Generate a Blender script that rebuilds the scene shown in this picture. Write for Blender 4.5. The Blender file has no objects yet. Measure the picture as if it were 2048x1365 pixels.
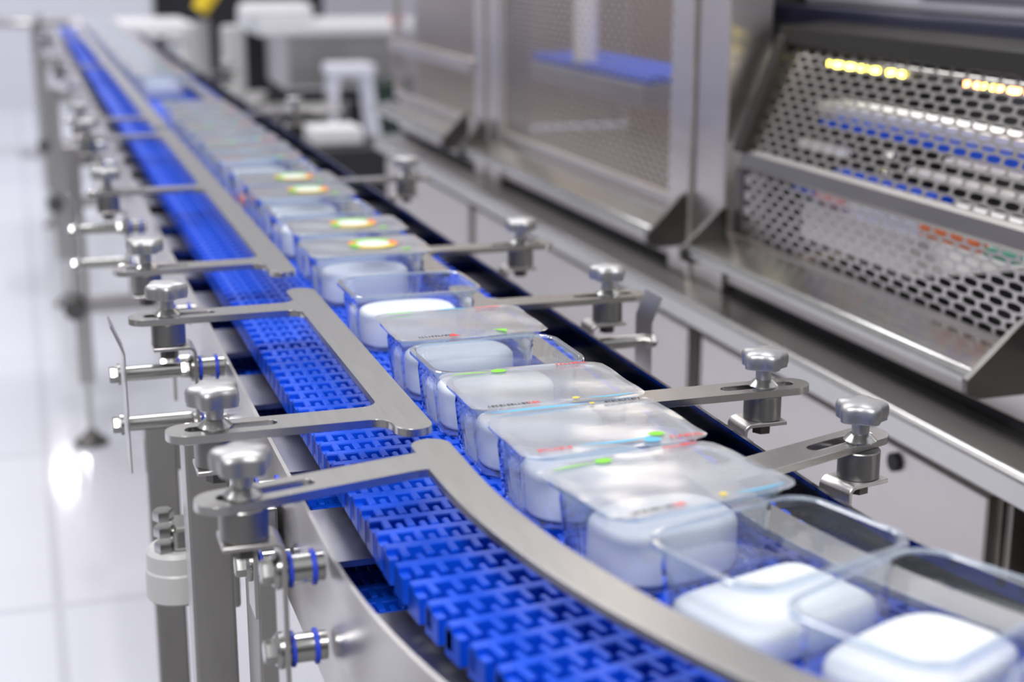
import bpy, bmesh, math, random
from mathutils import Vector, Matrix
random.seed(7)
PI = math.pi
S = bpy.context.scene
COL = S.collection

# ------------------------------------------------------------------ camera
cam_d = bpy.data.cameras.new('camera')
cam = bpy.data.objects.new('camera', cam_d)
COL.objects.link(cam)
_r = Vector((0.95225537, -0.30530266, 0.0))
_u = Vector((0.07717706, 0.2407194, 0.96752151))
_f = Vector((0.29538689, 0.92132755, -0.25278871))
M = Matrix.Identity(4)
for i in range(3):
    M[i][0] = _r[i]; M[i][1] = _u[i]; M[i][2] = -_f[i]
M.translation = Vector((0, 0, 1.3))
cam.matrix_world = M
cam_d.sensor_width = 36.0
cam_d.sensor_fit = 'HORIZONTAL'
cam_d.lens = 3060.0 / 2048 * 36
cam_d.clip_start = 0.02
cam_d.clip_end = 100
cam_d.dof.use_dof = True
cam_d.dof.focus_distance = 1.24
cam_d.dof.aperture_fstop = 4.0
S.camera = cam

# ------------------------------------------------------------------ world and exposure
W = bpy.data.worlds.new('hall_light')
S.world = W
W.use_nodes = True
nt = W.node_tree
nt.nodes.clear()
tc = nt.nodes.new('ShaderNodeTexCoord')
sx = nt.nodes.new('ShaderNodeSeparateXYZ')
ra = nt.nodes.new('ShaderNodeValToRGB')          # bright ceiling, dimmer stands round the hall
e = ra.color_ramp.elements
e[0].position = .0; e[0].color = (.50, .50, .53, 1)
e[1].position = 1.0; e[1].color = (.98, .98, 1, 1)
for p_, c_ in ((.48, (.13, .13, .14, 1)), (.55, (.22, .21, .22, 1)), (.63, (.55, .54, .56, 1)), (.72, (.80, .79, .82, 1))):
    q_ = e.new(p_); q_.color = c_
mr = nt.nodes.new('ShaderNodeMapRange')
mr.inputs['From Min'].default_value = -1; mr.inputs['From Max'].default_value = 1
no = nt.nodes.new('ShaderNodeTexNoise')
no.inputs['Scale'].default_value = 4.5
no.inputs['Detail'].default_value = 2
nr = nt.nodes.new('ShaderNodeMapRange')
nr.inputs['From Min'].default_value = .40; nr.inputs['From Max'].default_value = .62
nr.inputs['To Min'].default_value = .62; nr.inputs['To Max'].default_value = 1.12
mu = nt.nodes.new('ShaderNodeMix'); mu.data_type = 'RGBA'; mu.blend_type = 'MULTIPLY'
mu.inputs['Factor'].default_value = 1
bg = nt.nodes.new('ShaderNodeBackground')
bg.inputs['Strength'].default_value = 0.57
ow = nt.nodes.new('ShaderNodeOutputWorld')
L = nt.links.new
ahead = nt.nodes.new('ShaderNodeMath'); ahead.operation = 'MULTIPLY_ADD'
ahead.inputs[1].default_value = .16                # the far side of the hall is brighter
L(tc.outputs['Generated'], sx.inputs[0]); L(sx.outputs['Y'], ahead.inputs[0]); L(sx.outputs['Z'], ahead.inputs[2]); L(ahead.outputs[0], mr.inputs['Value']); L(mr.outputs['Result'], ra.inputs['Fac'])
L(tc.outputs['Generated'], no.inputs['Vector']); L(no.outputs['Fac'], nr.inputs['Value'])
L(ra.outputs['Color'], mu.inputs['A']); L(nr.outputs['Result'], mu.inputs['B'])
L(mu.outputs['Result'], bg.inputs['Color'])
L(bg.outputs['Background'], ow.inputs['Surface'])

def area(name, loc, target, size, size_y, power, color=(1, 1, 1)):
    d = bpy.data.lights.new(name, 'AREA')
    d.shape = 'RECTANGLE'; d.size = size; d.size_y = size_y
    d.energy = power; d.color = color
    o = bpy.data.objects.new(name, d)
    COL.objects.link(o)
    o.location = loc
    v = Vector(target) - Vector(loc)
    o.rotation_euler = v.to_track_quat('-Z', 'Y').to_euler()
    return o

area('hall_lamp', (-1.3, -1.7, 4.5), (0.4, 1.3, 0.9), 1.3, 1.0, 165, (1, .985, .99))
area('hall_lamp', (0.8, 3.6, 5.2), (0.5, 3.0, 0.9), 1.4, 1.0, 60, (1, .98, .98))
area('hall_lamp', (-2.6, 3.0, 5.0), (0.2, 2.5, 0.6), 1.6, 1.2, 45, (1, .98, 1))
area('hall_lamp', (-2.0, 8.5, 7.5), (-0.5, 7.5, 0.3), 4.0, 3.0, 230, (.97, .96, 1))
area('hall_lamp', (2.0, 8.0, 7.0), (1.6, 9, 0.6), 3.0, 2.0, 150, (.98, .97, 1))
def bulb(loc, power, r=.07):
    d = bpy.data.lights.new('hall_spot', 'POINT')
    d.energy = power; d.shadow_soft_size = r
    o = bpy.data.objects.new('hall_spot', d)
    COL.objects.link(o); o.location = loc
for l_ in ((.135, 12.5, 2.97), (.29, 12.5, 2.78)):
    bulb(l_, 14)

vs = S.view_settings
vs.view_transform = 'Standard'
vs.look = 'None'
vs.gamma = 1.0
vs.use_curve_mapping = False
vs.exposure = 0.12
try:
    S.cycles.transparent_max_bounces = 40
    S.cycles.max_bounces = 12
except Exception:
    pass

# ------------------------------------------------------------------ materials
def new_mat(name):
    m = bpy.data.materials.new(name)
    m.use_nodes = True
    return m, m.node_tree, m.node_tree.nodes['Principled BSDF']

def flat(name, col, rough=.5, metal=0.0, spec=.5, emit=None, es=0.0):
    m, t, p = new_mat(name)
    p.inputs['Base Color'].default_value = (*col, 1)
    p.inputs['Roughness'].default_value = rough
    p.inputs['Metallic'].default_value = metal
    p.inputs['Specular IOR Level'].default_value = spec
    if emit:
        p.inputs['Emission Color'].default_value = (*emit, 1)
        p.inputs['Emission Strength'].default_value = es
    return m

def steel(name, col=(.6, .59, .58), rough=.28, stretch=(1, 1, 1), bump=.03, scale=60, var=.12, cvar=.08):
    m, t, p = new_mat(name)
    p.inputs['Metallic'].default_value = 1
    c = t.nodes.new('ShaderNodeTexCoord')
    mp = t.nodes.new('ShaderNodeMapping')
    mp.inputs['Scale'].default_value = stretch
    n = t.nodes.new('ShaderNodeTexNoise')
    n.inputs['Scale'].default_value = scale
    n.inputs['Detail'].default_value = 4
    t.links.new(c.outputs['Object'], mp.inputs['Vector'])
    t.links.new(mp.outputs['Vector'], n.inputs['Vector'])
    r = t.nodes.new('ShaderNodeMapRange')
    r.inputs['To Min'].default_value = max(.03, rough - var)
    r.inputs['To Max'].default_value = rough + var
    t.links.new(n.outputs['Fac'], r.inputs['Value'])
    t.links.new(r.outputs['Result'], p.inputs['Roughness'])
    mx = t.nodes.new('ShaderNodeMix'); mx.data_type = 'RGBA'
    mx.inputs['A'].default_value = (*[x * (1 - cvar) for x in col], 1)
    mx.inputs['B'].default_value = (*[min(1, x * (1 + cvar)) for x in col], 1)
    t.links.new(n.outputs['Fac'], mx.inputs['Factor'])
    t.links.new(mx.outputs['Result'], p.inputs['Base Color'])
    b = t.nodes.new('ShaderNodeBump')
    b.inputs['Strength'].default_value = bump
    b.inputs['Distance'].default_value = .002
    t.links.new(n.outputs['Fac'], b.inputs['Height'])
    t.links.new(b.outputs['Normal'], p.inputs['Normal'])
    return m

def clear(name, tint, refl=1.0, haze=0.0, rough=.04, haze_col=(.85, .87, .9), wrinkle=0.0, ior=1.5):
    m = bpy.data.materials.new(name)
    m.use_nodes = True
    t = m.node_tree
    t.nodes.clear()
    tr = t.nodes.new('ShaderNodeBsdfTransparent')
    tr.inputs['Color'].default_value = (*tint, 1)
    gl = t.nodes.new('ShaderNodeBsdfGlossy')
    gl.inputs['Roughness'].default_value = rough
    gl.inputs['Color'].default_value = (1, 1, 1, 1)
    fr = t.nodes.new('ShaderNodeLayerWeight')
    fr.inputs['Blend'].default_value = .5
    pw = t.nodes.new('ShaderNodeMath'); pw.operation = 'POWER'; pw.inputs[1].default_value = 4.5
    ma = t.nodes.new('ShaderNodeMath'); ma.operation = 'MULTIPLY_ADD'
    ma.inputs[1].default_value = .9; ma.inputs[2].default_value = .05
    mu = t.nodes.new('ShaderNodeMath'); mu.operation = 'MULTIPLY'
    mu.use_clamp = True
    mu.inputs[1].default_value = refl
    t.links.new(fr.outputs['Facing'], pw.inputs[0])
    t.links.new(pw.outputs[0], ma.inputs[0])
    t.links.new(ma.outputs[0], mu.inputs[0])
    mx = t.nodes.new('ShaderNodeMixShader')
    t.links.new(mu.outputs[0], mx.inputs['Fac'])
    out = t.nodes.new('ShaderNodeOutputMaterial')
    base = tr
    if haze > 0:
        df = t.nodes.new('ShaderNodeBsdfDiffuse')
        df.inputs['Color'].default_value = (*haze_col, 1)
        m2 = t.nodes.new('ShaderNodeMixShader')
        m2.inputs['Fac'].default_value = haze
        tl = t.nodes.new('ShaderNodeBsdfTranslucent')
        tl.inputs['Color'].default_value = (*haze_col, 1)
        m3 = t.nodes.new('ShaderNodeMixShader')
        m3.inputs['Fac'].default_value = .4
        t.links.new(df.outputs[0], m3.inputs[1])
        t.links.new(tl.outputs[0], m3.inputs[2])
        t.links.new(tr.outputs[0], m2.inputs[1])
        t.links.new(m3.outputs[0], m2.inputs[2])
        base = m2
    t.links.new(base.outputs[0], mx.inputs[1])
    t.links.new(gl.outputs[0], mx.inputs[2])
    if wrinkle > 0:
        c = t.nodes.new('ShaderNodeTexCoord')
        mp = t.nodes.new('ShaderNodeMapping')
        mp.inputs['Scale'].default_value = (1, 2.2, 1)
        n = t.nodes.new('ShaderNodeTexNoise')
        n.inputs['Scale'].default_value = 22
        n.inputs['Detail'].default_value = 2
        b = t.nodes.new('ShaderNodeBump')
        b.inputs['Strength'].default_value = wrinkle
        b.inputs['Distance'].default_value = .006
        t.links.new(c.outputs['Object'], mp.inputs['Vector'])
        t.links.new(mp.outputs['Vector'], n.inputs['Vector'])
        t.links.new(n.outputs['Fac'], b.inputs['Height'])
        t.links.new(b.outputs['Normal'], gl.inputs['Normal'])
    t.links.new(mx.outputs[0], out.inputs['Surface'])
    return m

MT = {}
MT['plate'] = steel('brushed_plate_steel', (.62, .61, .595), .26, (1, .06, 1), .008, 300, .03, .03)
MT['sheet'] = steel('satin_sheet_steel', (.62, .60, .59), .32, (1, .2, 1), .03, 60, .08)
MT['machine'] = steel('machine_panel_steel', (.70, .66, .64), .36, (.3, .3, 1), .01, 25, .05)
MT['perf'] = steel('perforated_steel', (.60, .565, .54), .3, (1, 1, 1), .02, 40, .06)
MT['cast'] = steel('bead_blasted_steel', (.46, .46, .465), .47, (1, 1, 1), .015, 700, .02, .03)
MT['mirror'] = steel('mirror_sheet_steel', (.42, .42, .45), .09, (1, .2, 1), .01, 60, .04)
MT['post'] = steel('turned_steel', (.32, .317, .312), .38, (1, 1, 8), .02, 220, .05)
MT['bright'] = steel('polished_steel', (.56, .56, .545), .2, (1, 1, 1), .0, 30, .04)
MT['leg'] = steel('leg_tube_steel', (.5, .49, .48), .34, (1, 1, .2), .02, 60, .06)
MT['darksteel'] = steel('dark_steel', (.15, .145, .14), .35, (1, 1, 1), .02, 40, .08)
MT['blue'] = flat('blue_acetal', (.002, .080, .70), .34, 0, .5)
MT['ring'] = flat('blue_rubber', (.02, .06, .62), .45)
MT['white'] = flat('white_block', (.80, .82, .835), .55, 0, .3)
MT['clear'] = clear('clear_plastic', (.925, .95, .968), 1.9, .05, .06, (.84, .88, .92))
MT['rim'] = clear('clear_rim', (.72, .82, .91), 2.6, .30, .10, (.66, .77, .88))
MT['film'] = clear('clear_film', (.90, .93, .96), 1.9, .46, .16, (.86, .90, .95), .04)
MT['red'] = flat('red_ink', (.75, .04, .04), .4)
MT['black'] = flat('black_ink', (.03, .03, .035), .4)
MT['green'] = flat('green_ink', (.22, .68, .03), .4)
MT['cyan'] = flat('blue_ink', (.10, .50, .75), .4)
MT['yellow_ink'] = flat('yellow_ink', (.85, .65, .05), .4)
MT['orange'] = flat('orange_ink', (.85, .20, .05), .4)
MT['paper'] = flat('white_ink', (.70, .73, .74), .5)
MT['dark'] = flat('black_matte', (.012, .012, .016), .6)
MT['fold'] = steel('folded_steel', (.36, .345, .335), .36, (.3, .3, 1), .01, 25, .05)
MT['trim'] = flat('dark_bronze_trim', (.025, .023, .020), .45, 0, .25)
MT['navy'] = flat('dark_bed', (.03, .035, .05), .4)
MT['ltgrey'] = flat('pale_grey_paint', (.55, .56, .56), .4)
MT['lav'] = flat('white_paint', (.72, .72, .80), .35)
MT['counter'] = steel('counter_steel', (.62, .61, .60), .4, (1, 1, .1), .0, 8, .08)
MT['whitetop'] = flat('white_laminate', (.85, .85, .87), .35)
MT['yellow'] = flat('yellow_plastic', (.85, .60, .01), .4)
MT['tomato'] = flat('tomato_skin', (.75, .10, .04), .3)
MT['carrot'] = flat('orange_food', (.80, .28, .08), .4)
MT['olive'] = flat('dark_food', (.04, .03, .03), .4)
MT['leaf'] = flat('green_food', (.16, .25, .05), .5)
MT['brown'] = flat('brown_panel', (.20, .13, .08), .45)
MT['lampY'] = flat('yellow_lamp', (1, .9, .2), .4, 0, .5, (1, .85, .12), 9)
MT['lampO'] = flat('orange_lamp', (1, .5, .2), .4, 0, .5, (1, .38, .12), 9)
MT['lampW'] = flat('white_lamp', (1, 1, 1), .4, 0, .5, (1, 1, .95), 7)

def floor_mat():
    m, t, p = new_mat('glossy_hall_floor')
    c = t.nodes.new('ShaderNodeTexCoord')
    br = t.nodes.new('ShaderNodeTexBrick')
    br.offset = 0
    br.inputs['Scale'].default_value = 1
    br.inputs['Brick Width'].default_value = 1.0
    br.inputs['Row Height'].default_value = 1.0
    br.inputs['Mortar Size'].default_value = .012
    br.inputs['Color1'].default_value = (.74, .75, .82, 1)
    br.inputs['Color2'].default_value = (.70, .715, .79, 1)
    br.inputs['Mortar'].default_value = (.60, .61, .68, 1)
    t.links.new(c.outputs['Object'], br.inputs['Vector'])
    t.links.new(br.outputs['Color'], p.inputs['Base Color'])
    p.inputs['Roughness'].default_value = .07
    return m
MT['floor'] = floor_mat()

# ------------------------------------------------------------------ mesh helpers
class MB:
    def __init__(s):
        s.v = []; s.f = []
    def add(s, vs_, fs):
        o = len(s.v)
        s.v += [tuple(x) for x in vs_]
        s.f += [tuple(i + o for i in f) for f in fs]
        return s
    def box(s, x0, x1, y0, y1, z0, z1):
        v = [(x0, y0, z0), (x1, y0, z0), (x1, y1, z0), (x0, y1, z0), (x0, y0, z1), (x1, y0, z1), (x1, y1, z1), (x0, y1, z1)]
        return s.add(v, [(0, 3, 2, 1), (4, 5, 6, 7), (0, 1, 5, 4), (1, 2, 6, 5), (2, 3, 7, 6), (3, 0, 4, 7)])
    def rings(s, rings, cap0=True, cap1=True, closed=True):
        o = len(s.v); n = len(rings[0])
        for r in rings: s.v += [tuple(p) for p in r]
        for k in range(len(rings) - 1):
            for i in range(n if closed else n - 1):
                j = (i + 1) % n
                s.f.append((o + k * n + i, o + k * n + j, o + (k + 1) * n + j, o + (k + 1) * n + i))
        if cap0: s.f.append(tuple(o + i for i in reversed(range(n))))
        if cap1: s.f.append(tuple(o + (len(rings) - 1) * n + i for i in range(n)))
        return s
    def lathe(s, prof, n=32, c=(0, 0, 0), axis='z', fn=None):
        R = []
        for (r, h) in prof:
            ring = []
            for i in range(n):
                a = 2 * PI * i / n
                q = r * (fn(a) if fn else 1)
                x, y = q * math.cos(a), q * math.sin(a)
                if axis == 'z': p = (c[0] + x, c[1] + y, c[2] + h)
                elif axis == 'x': p = (c[0] + h, c[1] + x, c[2] + y)
                else: p = (c[0] + y, c[1] + h, c[2] + x)
                ring.append(p)
            R.append(ring)
        return s.rings(R)
    def cyl(s, c, r, h, axis='z', n=28, ch=0.0):
        if ch: return s.lathe([(r - ch, 0), (r, ch), (r, h - ch), (r - ch, h)], n, c, axis)
        return s.lathe([(r, 0), (r, h)], n, c, axis)
    def hexa(s, c, r, h, axis='z'):
        return s.lathe([(r, 0), (r, h * .8), (r * .88, h)], 6, c, axis)
    def prism(s, poly, z0, z1):
        return s.rings([[(x, y, z0) for x, y in poly], [(x, y, z1) for x, y in poly]])
    def tube(s, pts, r, n=12):
        R = []
        for i, p in enumerate(pts):
            p = Vector(p)
            d = (Vector(pts[min(i + 1, len(pts) - 1)]) - Vector(pts[max(i - 1, 0)])).normalized()
            a = d.cross(Vector((0, 0, 1)))
            if a.length < .01: a = d.cross(Vector((1, 0, 0)))
            a.normalize(); b = a.cross(d)
            R.append([tuple(p + a * r * math.cos(2 * PI * k / n) + b * r * math.sin(2 * PI * k / n)) for k in range(n)])
        return s.rings(R)
    def xf(s, fn):
        s.v = [fn(p) for p in s.v]; return s
    def mesh(s, name, mat, smooth=35):
        me = bpy.data.meshes.new(name)
        me.from_pydata(s.v, [], s.f)
        bm = bmesh.new(); bm.from_mesh(me)
        bmesh.ops.recalc_face_normals(bm, faces=bm.faces)
        bm.to_mesh(me); bm.free()
        me.materials.append(mat)
        if smooth:
            me.shade_smooth()
            me.set_sharp_from_angle(angle=math.radians(smooth))
        return me

def prop(o, label=None, cat=None, group=None, kind=None):
    if label: o['label'] = label
    if cat: o['category'] = cat
    if group: o['group'] = group
    if kind: o['kind'] = kind
    return o

def put(name, mb, mat, parent=None, smooth=35, bevel=0.0, label=None, origin=None):
    """link mb as one mesh object; its points are in the parent's local space"""
    if origin is not None:
        mb.xf(lambda p: (p[0] - origin[0], p[1] - origin[1], p[2] - origin[2]))
    o = bpy.data.objects.new(name, mb.mesh(name, mat, smooth))
    COL.objects.link(o)
    if parent: o.parent = parent
    if origin is not None and not parent: o.location = origin
    if bevel:
        b = o.modifiers.new('bevel', 'BEVEL')
        b.width = bevel; b.segments = 2; b.limit_method = 'ANGLE'; b.angle_limit = math.radians(40)
    if label: o['label'] = label
    return o

def thing(name, label, cat, loc=(0, 0, 0), rz=0.0, group=None):
    o = bpy.data.objects.new(name, None)
    COL.objects.link(o)
    o.empty_display_size = .05
    o.location = loc; o.rotation_euler = (0, 0, rz)
    return prop(o, label, cat, group)

def turn_knob(clamp, a_):
    for ch in clamp.children:
        if ch.name.startswith('star_knob'): ch.rotation_euler.z = a_

def dup(root, loc, rz=0.0, label=None, group=None):
    r = root.copy(); COL.objects.link(r)
    r.location = loc; r.rotation_euler = (0, 0, rz)
    if label: r['label'] = label
    if group: r['group'] = group
    for ch in list(root.children):
        c = ch.copy(); COL.objects.link(c); c.parent = r
        for g in list(ch.children):
            d = g.copy(); COL.objects.link(d); d.parent = c
    return r

def single(name, mb, mat, label, cat, origin, smooth=35, bevel=0.0, group=None):
    o = put(name, mb, mat, None, smooth, bevel, None, origin)
    return prop(o, label, cat, group)

def structure(name, mb, mat):
    o = put(name, mb, mat, None, 0)
    o['kind'] = 'structure'
    return o

# ------------------------------------------------------------------ the conveyor's centre path
CX, YS, R0 = 1.10, 0.94, 0.732
def path(x, y):
    if y >= YS: return x, y, 0.0
    a = (YS - y) / R0
    r = CX - x
    return CX - r * math.cos(a), YS - r * math.sin(a), a
def yy(y0, y1, step=.02):
    out = []
    y = y0
    while y < min(YS, y1):
        out.append(y); y += step
    out.append(max(YS, y0))
    if y1 > out[-1]: out.append(y1)
    return out
def sweep(mb, prof, y0, y1):
    """closed profile [(x, z)...] swept along the path"""
    R = []
    for y in yy(y0, y1):
        R.append([(*path(x, y)[:2], z) for x, z in prof])
    return mb.rings(R)
ZB = 0.905          # belt top
ZP = 0.955          # guide rail top
YEND = 7.7
YFRONT = 0.33

# ------------------------------------------------------------------ the hall
structure('floor', MB().add([(-14, -4, 0), (14, -4, 0), (14, 22, 0), (-14, 22, 0)], [(0, 1, 2, 3)]), MT['floor'])
structure('wall_back', MB().box(-14, 14, 19.0, 19.1, 0, 4.5), flat('pale_hall_wall', (.70, .69, .75), .7))
structure('wall_left', MB().box(-9.1, -9.0, 0, 19, 0, 4.5), flat('white_hall_wall', (.72, .71, .80), .6))

# ------------------------------------------------------------------ conveyor frame
XL, XR = .1725, .5405      # side sheets
frame = thing('conveyor_stand', 'stainless steel conveyor frame with side sheets and tube legs under the blue belt', 'conveyor', (0, 0, 0))
mb = MB(); sweep(mb, [(XL, .80), (XL + .003, .80), (XL + .003, .908), (XL, .908)], YFRONT, YEND)
put('side_panel', mb, MT['sheet'], frame)
mb = MB(); sweep(mb, [(XR - .003, .80), (XR, .80), (XR, .911), (XR - .003, .911)], YFRONT, YEND)
put('side_panel', mb, MT['mirror'], frame)
# runners that carry the belt
for x in (.235, .30, .365, .43, .475):
    mb = MB(); sweep(mb, [(x - .006, .8615), (x + .006, .8615), (x + .006, ZB - .0176), (x - .006, ZB - .0176)], YFRONT, YEND)
    put('slide_rail', mb, MT['navy'], frame)
# bridging plates between the side sheets, seen beside the belt
y = .62
while y < YEND:
    w = .11
    mb = MB()
    q = []
    for (x, yv) in ((XL + .003, y), (XR - .003, y), (XR - .003, y + w), (XL + .003, y + w)):
        px, py, _ = path(x, yv); q.append((px, py))
    mb.prism(q, .856, .861)
    put('cross_plate', mb, MT['sheet'], frame)
    y += .205
# return-run tray bottom
mb = MB(); sweep(mb, [(XL + .004, .800), (XR - .004, .800), (XR - .004, .803), (XL + .004, .803)], YFRONT, YEND)
put('bottom_pan', mb, MT['darksteel'], frame)

def leg(x, y, w=.04, top=.80):
    l = put('leg', MB().box(x - w / 2, x + w / 2, y - w / 2, y + w / 2, .17, top), MT['leg'], frame, 0, .003)
    put('spindle', MB().cyl((x, y, .03), .009, .15), MT['bright'], l)
    put('foot', MB().lathe([(.045, 0), (.045, .008), (.03, .018), (.016, .03), (.012, .04)], 28, (x, y, 0)), MT['darksteel'], l)
    return l
for yl in (1.62, 4.05, 5.75, 7.45):
    for x in ((.118, .57)):
        leg(x, yl, .034 if yl < 2 else .042)
    put('cross_beam', MB().box(.10, .59, yl - .015, yl + .015, .745, .785), MT['leg'], frame, 0, .002)
    put('cross_beam', MB().box(.13, .56, yl - .012, yl + .012, .36, .40), MT['leg'], frame, 0, .002)
    for z in (.38,):
        put('brace_knuckle', MB().cyl((.10, yl - .05, z), .03, .1, 'y', 20, .004), MT['darksteel'], frame)
# wide front column and its plates at the bend
put('front_column', MB().box(.112, .150, 1.27, 1.31, .02, .885), MT['leg'], frame, 0, .003)
put('front_column', MB().box(.150, .170, 1.13, 1.20, .02, .87), MT['leg'], frame, 0, .003)
# drive motor on the column
mot = thing('gear_motor', 'pale grey round gear motor on the steel column under the near arm', 'motor', (.112, 1.40, .715))
put('housing', MB().lathe([(.028, -.026), (.031, -.023), (.031, .004), (.0295, .006), (.0295, .022), (.026, .026)], 36), MT['ltgrey'], mot)
put('mounting_flange', MB().box(.026, .055, -.03, .03, -.034, .026), MT['ltgrey'], mot, 0, .003)
put('terminal_box', MB().box(-.005, .025, -.02, .02, .026, .05), MT['bright'], mot, 0, .004)
for k in range(3):
    put('bolt', MB().hexa((-.012, -.012, .026 + k * .016), .010, .010), MT['bright'], mot)

# ------------------------------------------------------------------ the belt
BX0, BX1 = .212, .503
BC = (BX0 + BX1) / 2
PITCH = .0254
def belt_row_poly():
    q = .0168
    W_ = BX1 - BX0
    n = int(W_ / q)
    x0 = -n * q / 2
    wf = .0058          # front tooth
    wb = .0050          # rear tooth
    fr = []             # front boundary left to right
    fr.append((-W_ / 2, -.0010))
    k = 0
    for k in range(n):
        c = x0 + (k + .5) * q
        a, b = c - wf / 2, c + wf / 2
        c_ = .0012
        fr += [(a, -.0010), (a, -.0155 + c_), (a + c_, -.0155), (b - c_, -.0155), (b, -.0155 + c_), (b, -.0010)]
    fr.append((W_ / 2, -.0010))
    bk = [(W_ / 2, .0080)]
    for k in reversed(range(1, n)):
        c = x0 + k * q
        a, b = c - wb / 2, c + wb / 2
        c_ = .0014
        bk += [(b, .0080), (b, .0182 - c_), (b - c_, .0182), (a + c_, .0182), (a, .0182 - c_), (a, .0080)]
    bk.append((-W_ / 2, .0080))
    return fr + bk
def inset(poly, d):
    n = len(poly); out = []
    for i in range(n):
        p0 = Vector(poly[i - 1]); p1 = Vector(poly[i]); p2 = Vector(poly[(i + 1) % n])
        e1 = (p1 - p0); e2 = (p2 - p1)
        n1 = Vector((-e1.y, e1.x)).normalized(); n2 = Vector((-e2.y, e2.x)).normalized()
        m = n1 + n2
        if m.length < 1e-6: m = n1
        m = m.normalized() / max(.5, (n1 + n2).length / 2)
        out.append((p1.x + m.x * d, p1.y + m.y * d))
    return out
POLY = belt_row_poly()
def row_mb(th=.017):
    top = inset(POLY, .0009)
    mb = MB().rings([[(x, y, -th) for x, y in POLY], [(x, y, -.0009) for x, y in POLY], [(x, y, 0) for x, y in top]])
    # hinge lugs below the deck at both edges
    W_ = BX1 - BX0
    for s_ in (-1, 1):
        xa = s_ * W_ / 2
        mb.box(min(xa, xa - s_ * .006), max(xa, xa - s_ * .006), -.012, .0095, -.022, -.004)
    return mb
belt = thing('conveyor_belt', 'blue interlocking plastic chain belt running from the far end round the near bend', 'conveyor belt', (0, 0, 0))
row_me = row_mb().mesh('belt_link', MT['blue'], 30)
rows = []
a = 0.0
yv = YS
RP = .69
while True:                       # the bend
    ang = a
    if ang > .80: break
    r = CX - BC
    rows.append((CX - r * math.cos(ang), YS - r * math.sin(ang), ang))
    a += PITCH / RP
yv = YS + PITCH
while yv < YEND:
    rows.append((BC, yv, 0)); yv += PITCH
rows.sort(key=lambda t: t[1])
vis = [r_ for r_ in rows if r_[1] > .52]
first = [r_ for r_ in rows if r_[1] <= .52]
for (x, y_, an) in vis[:100]:
    o = bpy.data.objects.new('belt_link', row_me)
    COL.objects.link(o); o.parent = belt
    o.location = (x, y_, ZB); o.rotation_euler = (0, 0, an)
rest = MB()
base = row_mb()
simple_v = base.v; simple_f = base.f
for (x, y_, an) in first + vis[100:]:
    c, s_ = math.cos(an), math.sin(an)
    rest.add([(x + p[0] * c - p[1] * s_, y_ + p[0] * s_ + p[1] * c, ZB + p[2]) for p in simple_v], simple_f)
o = bpy.data.objects.new('belt_links', rest.mesh('belt_links', MT['blue'], 30))
COL.objects.link(o); o.parent = belt; o['kind'] = 'stuff'
ret = MB()
for (x, y_, an) in rows[::1]:
    if y_ > 2.6: break
    c, s_ = math.cos(an), math.sin(an)
    ret.add([(x + p[0] * c - p[1] * s_, y_ + p[0] * s_ + p[1] * c, .832 + p[2]) for p in simple_v], simple_f)
o = bpy.data.objects.new('return_run', ret.mesh('return_run', MT['blue'], 30))
COL.objects.link(o); o.parent = belt; o['kind'] = 'stuff'

# ------------------------------------------------------------------ guide rails with slotted arms
def loop_stadium(x0, x1, hw, flat_end=False, n=10):
    """points round a bar lying along x: rounded at x0, rounded or square at x1"""
    P = []
    for i in range(n + 1):
        a_ = PI / 2 + PI * i / n
        P.append((x0 + hw + hw * math.cos(a_), hw * math.sin(a_)))
    if flat_end:
        for i in range(n + 1):
            P.append((x1, -hw + 2 * hw * i / n))
    else:
        for i in range(n + 1):
            a_ = -PI / 2 + PI * i / n
            P.append((x1 - hw + hw * math.cos(a_), hw * math.sin(a_)))
    return P
def arm_mb(length, slot0, slot1, hw=.0165, sw=.0062, th=.0062, fil=.014, f_lo=True, f_hi=True):
    """bar from x=0 (rounded tip) to x=length (welded end); top at z=0"""
    out = loop_stadium(0, length, hw, True)
    inn = loop_stadium(slot0, slot1, sw)
    mb = MB()
    n = len(out)
    v = [(x, y, 0) for x, y in out] + [(x, y, 0) for x, y in inn] + [(x, y, -th) for x, y in out] + [(x, y, -th) for x, y in inn]
    f = []
    for i in range(n):
        j = (i + 1) % n
        f.append((i, j, n + j, n + i))
        f.append((2 * n + j, 2 * n + i, 3 * n + i, 3 * n + j))
        f.append((i, 2 * n + i, 2 * n + j, j))
        f.append((n + j, 3 * n + j, 3 * n + i, n + i))
    mb.add(v, f)
    for s_, on in ((-1, f_lo), (1, f_hi)):
        if not on: continue
        pts = [(length, s_ * hw), (length, s_ * (hw + fil))]
        for i in range(1, 8):
            a_ = (PI / 2) * i / 8
            pts.append((length - fil + fil * math.cos(a_), s_ * (hw + fil - fil * math.sin(a_))))
        pts.append((length - fil, s_ * hw))
        mb.prism(pts, -th, 0)
    return mb
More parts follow.
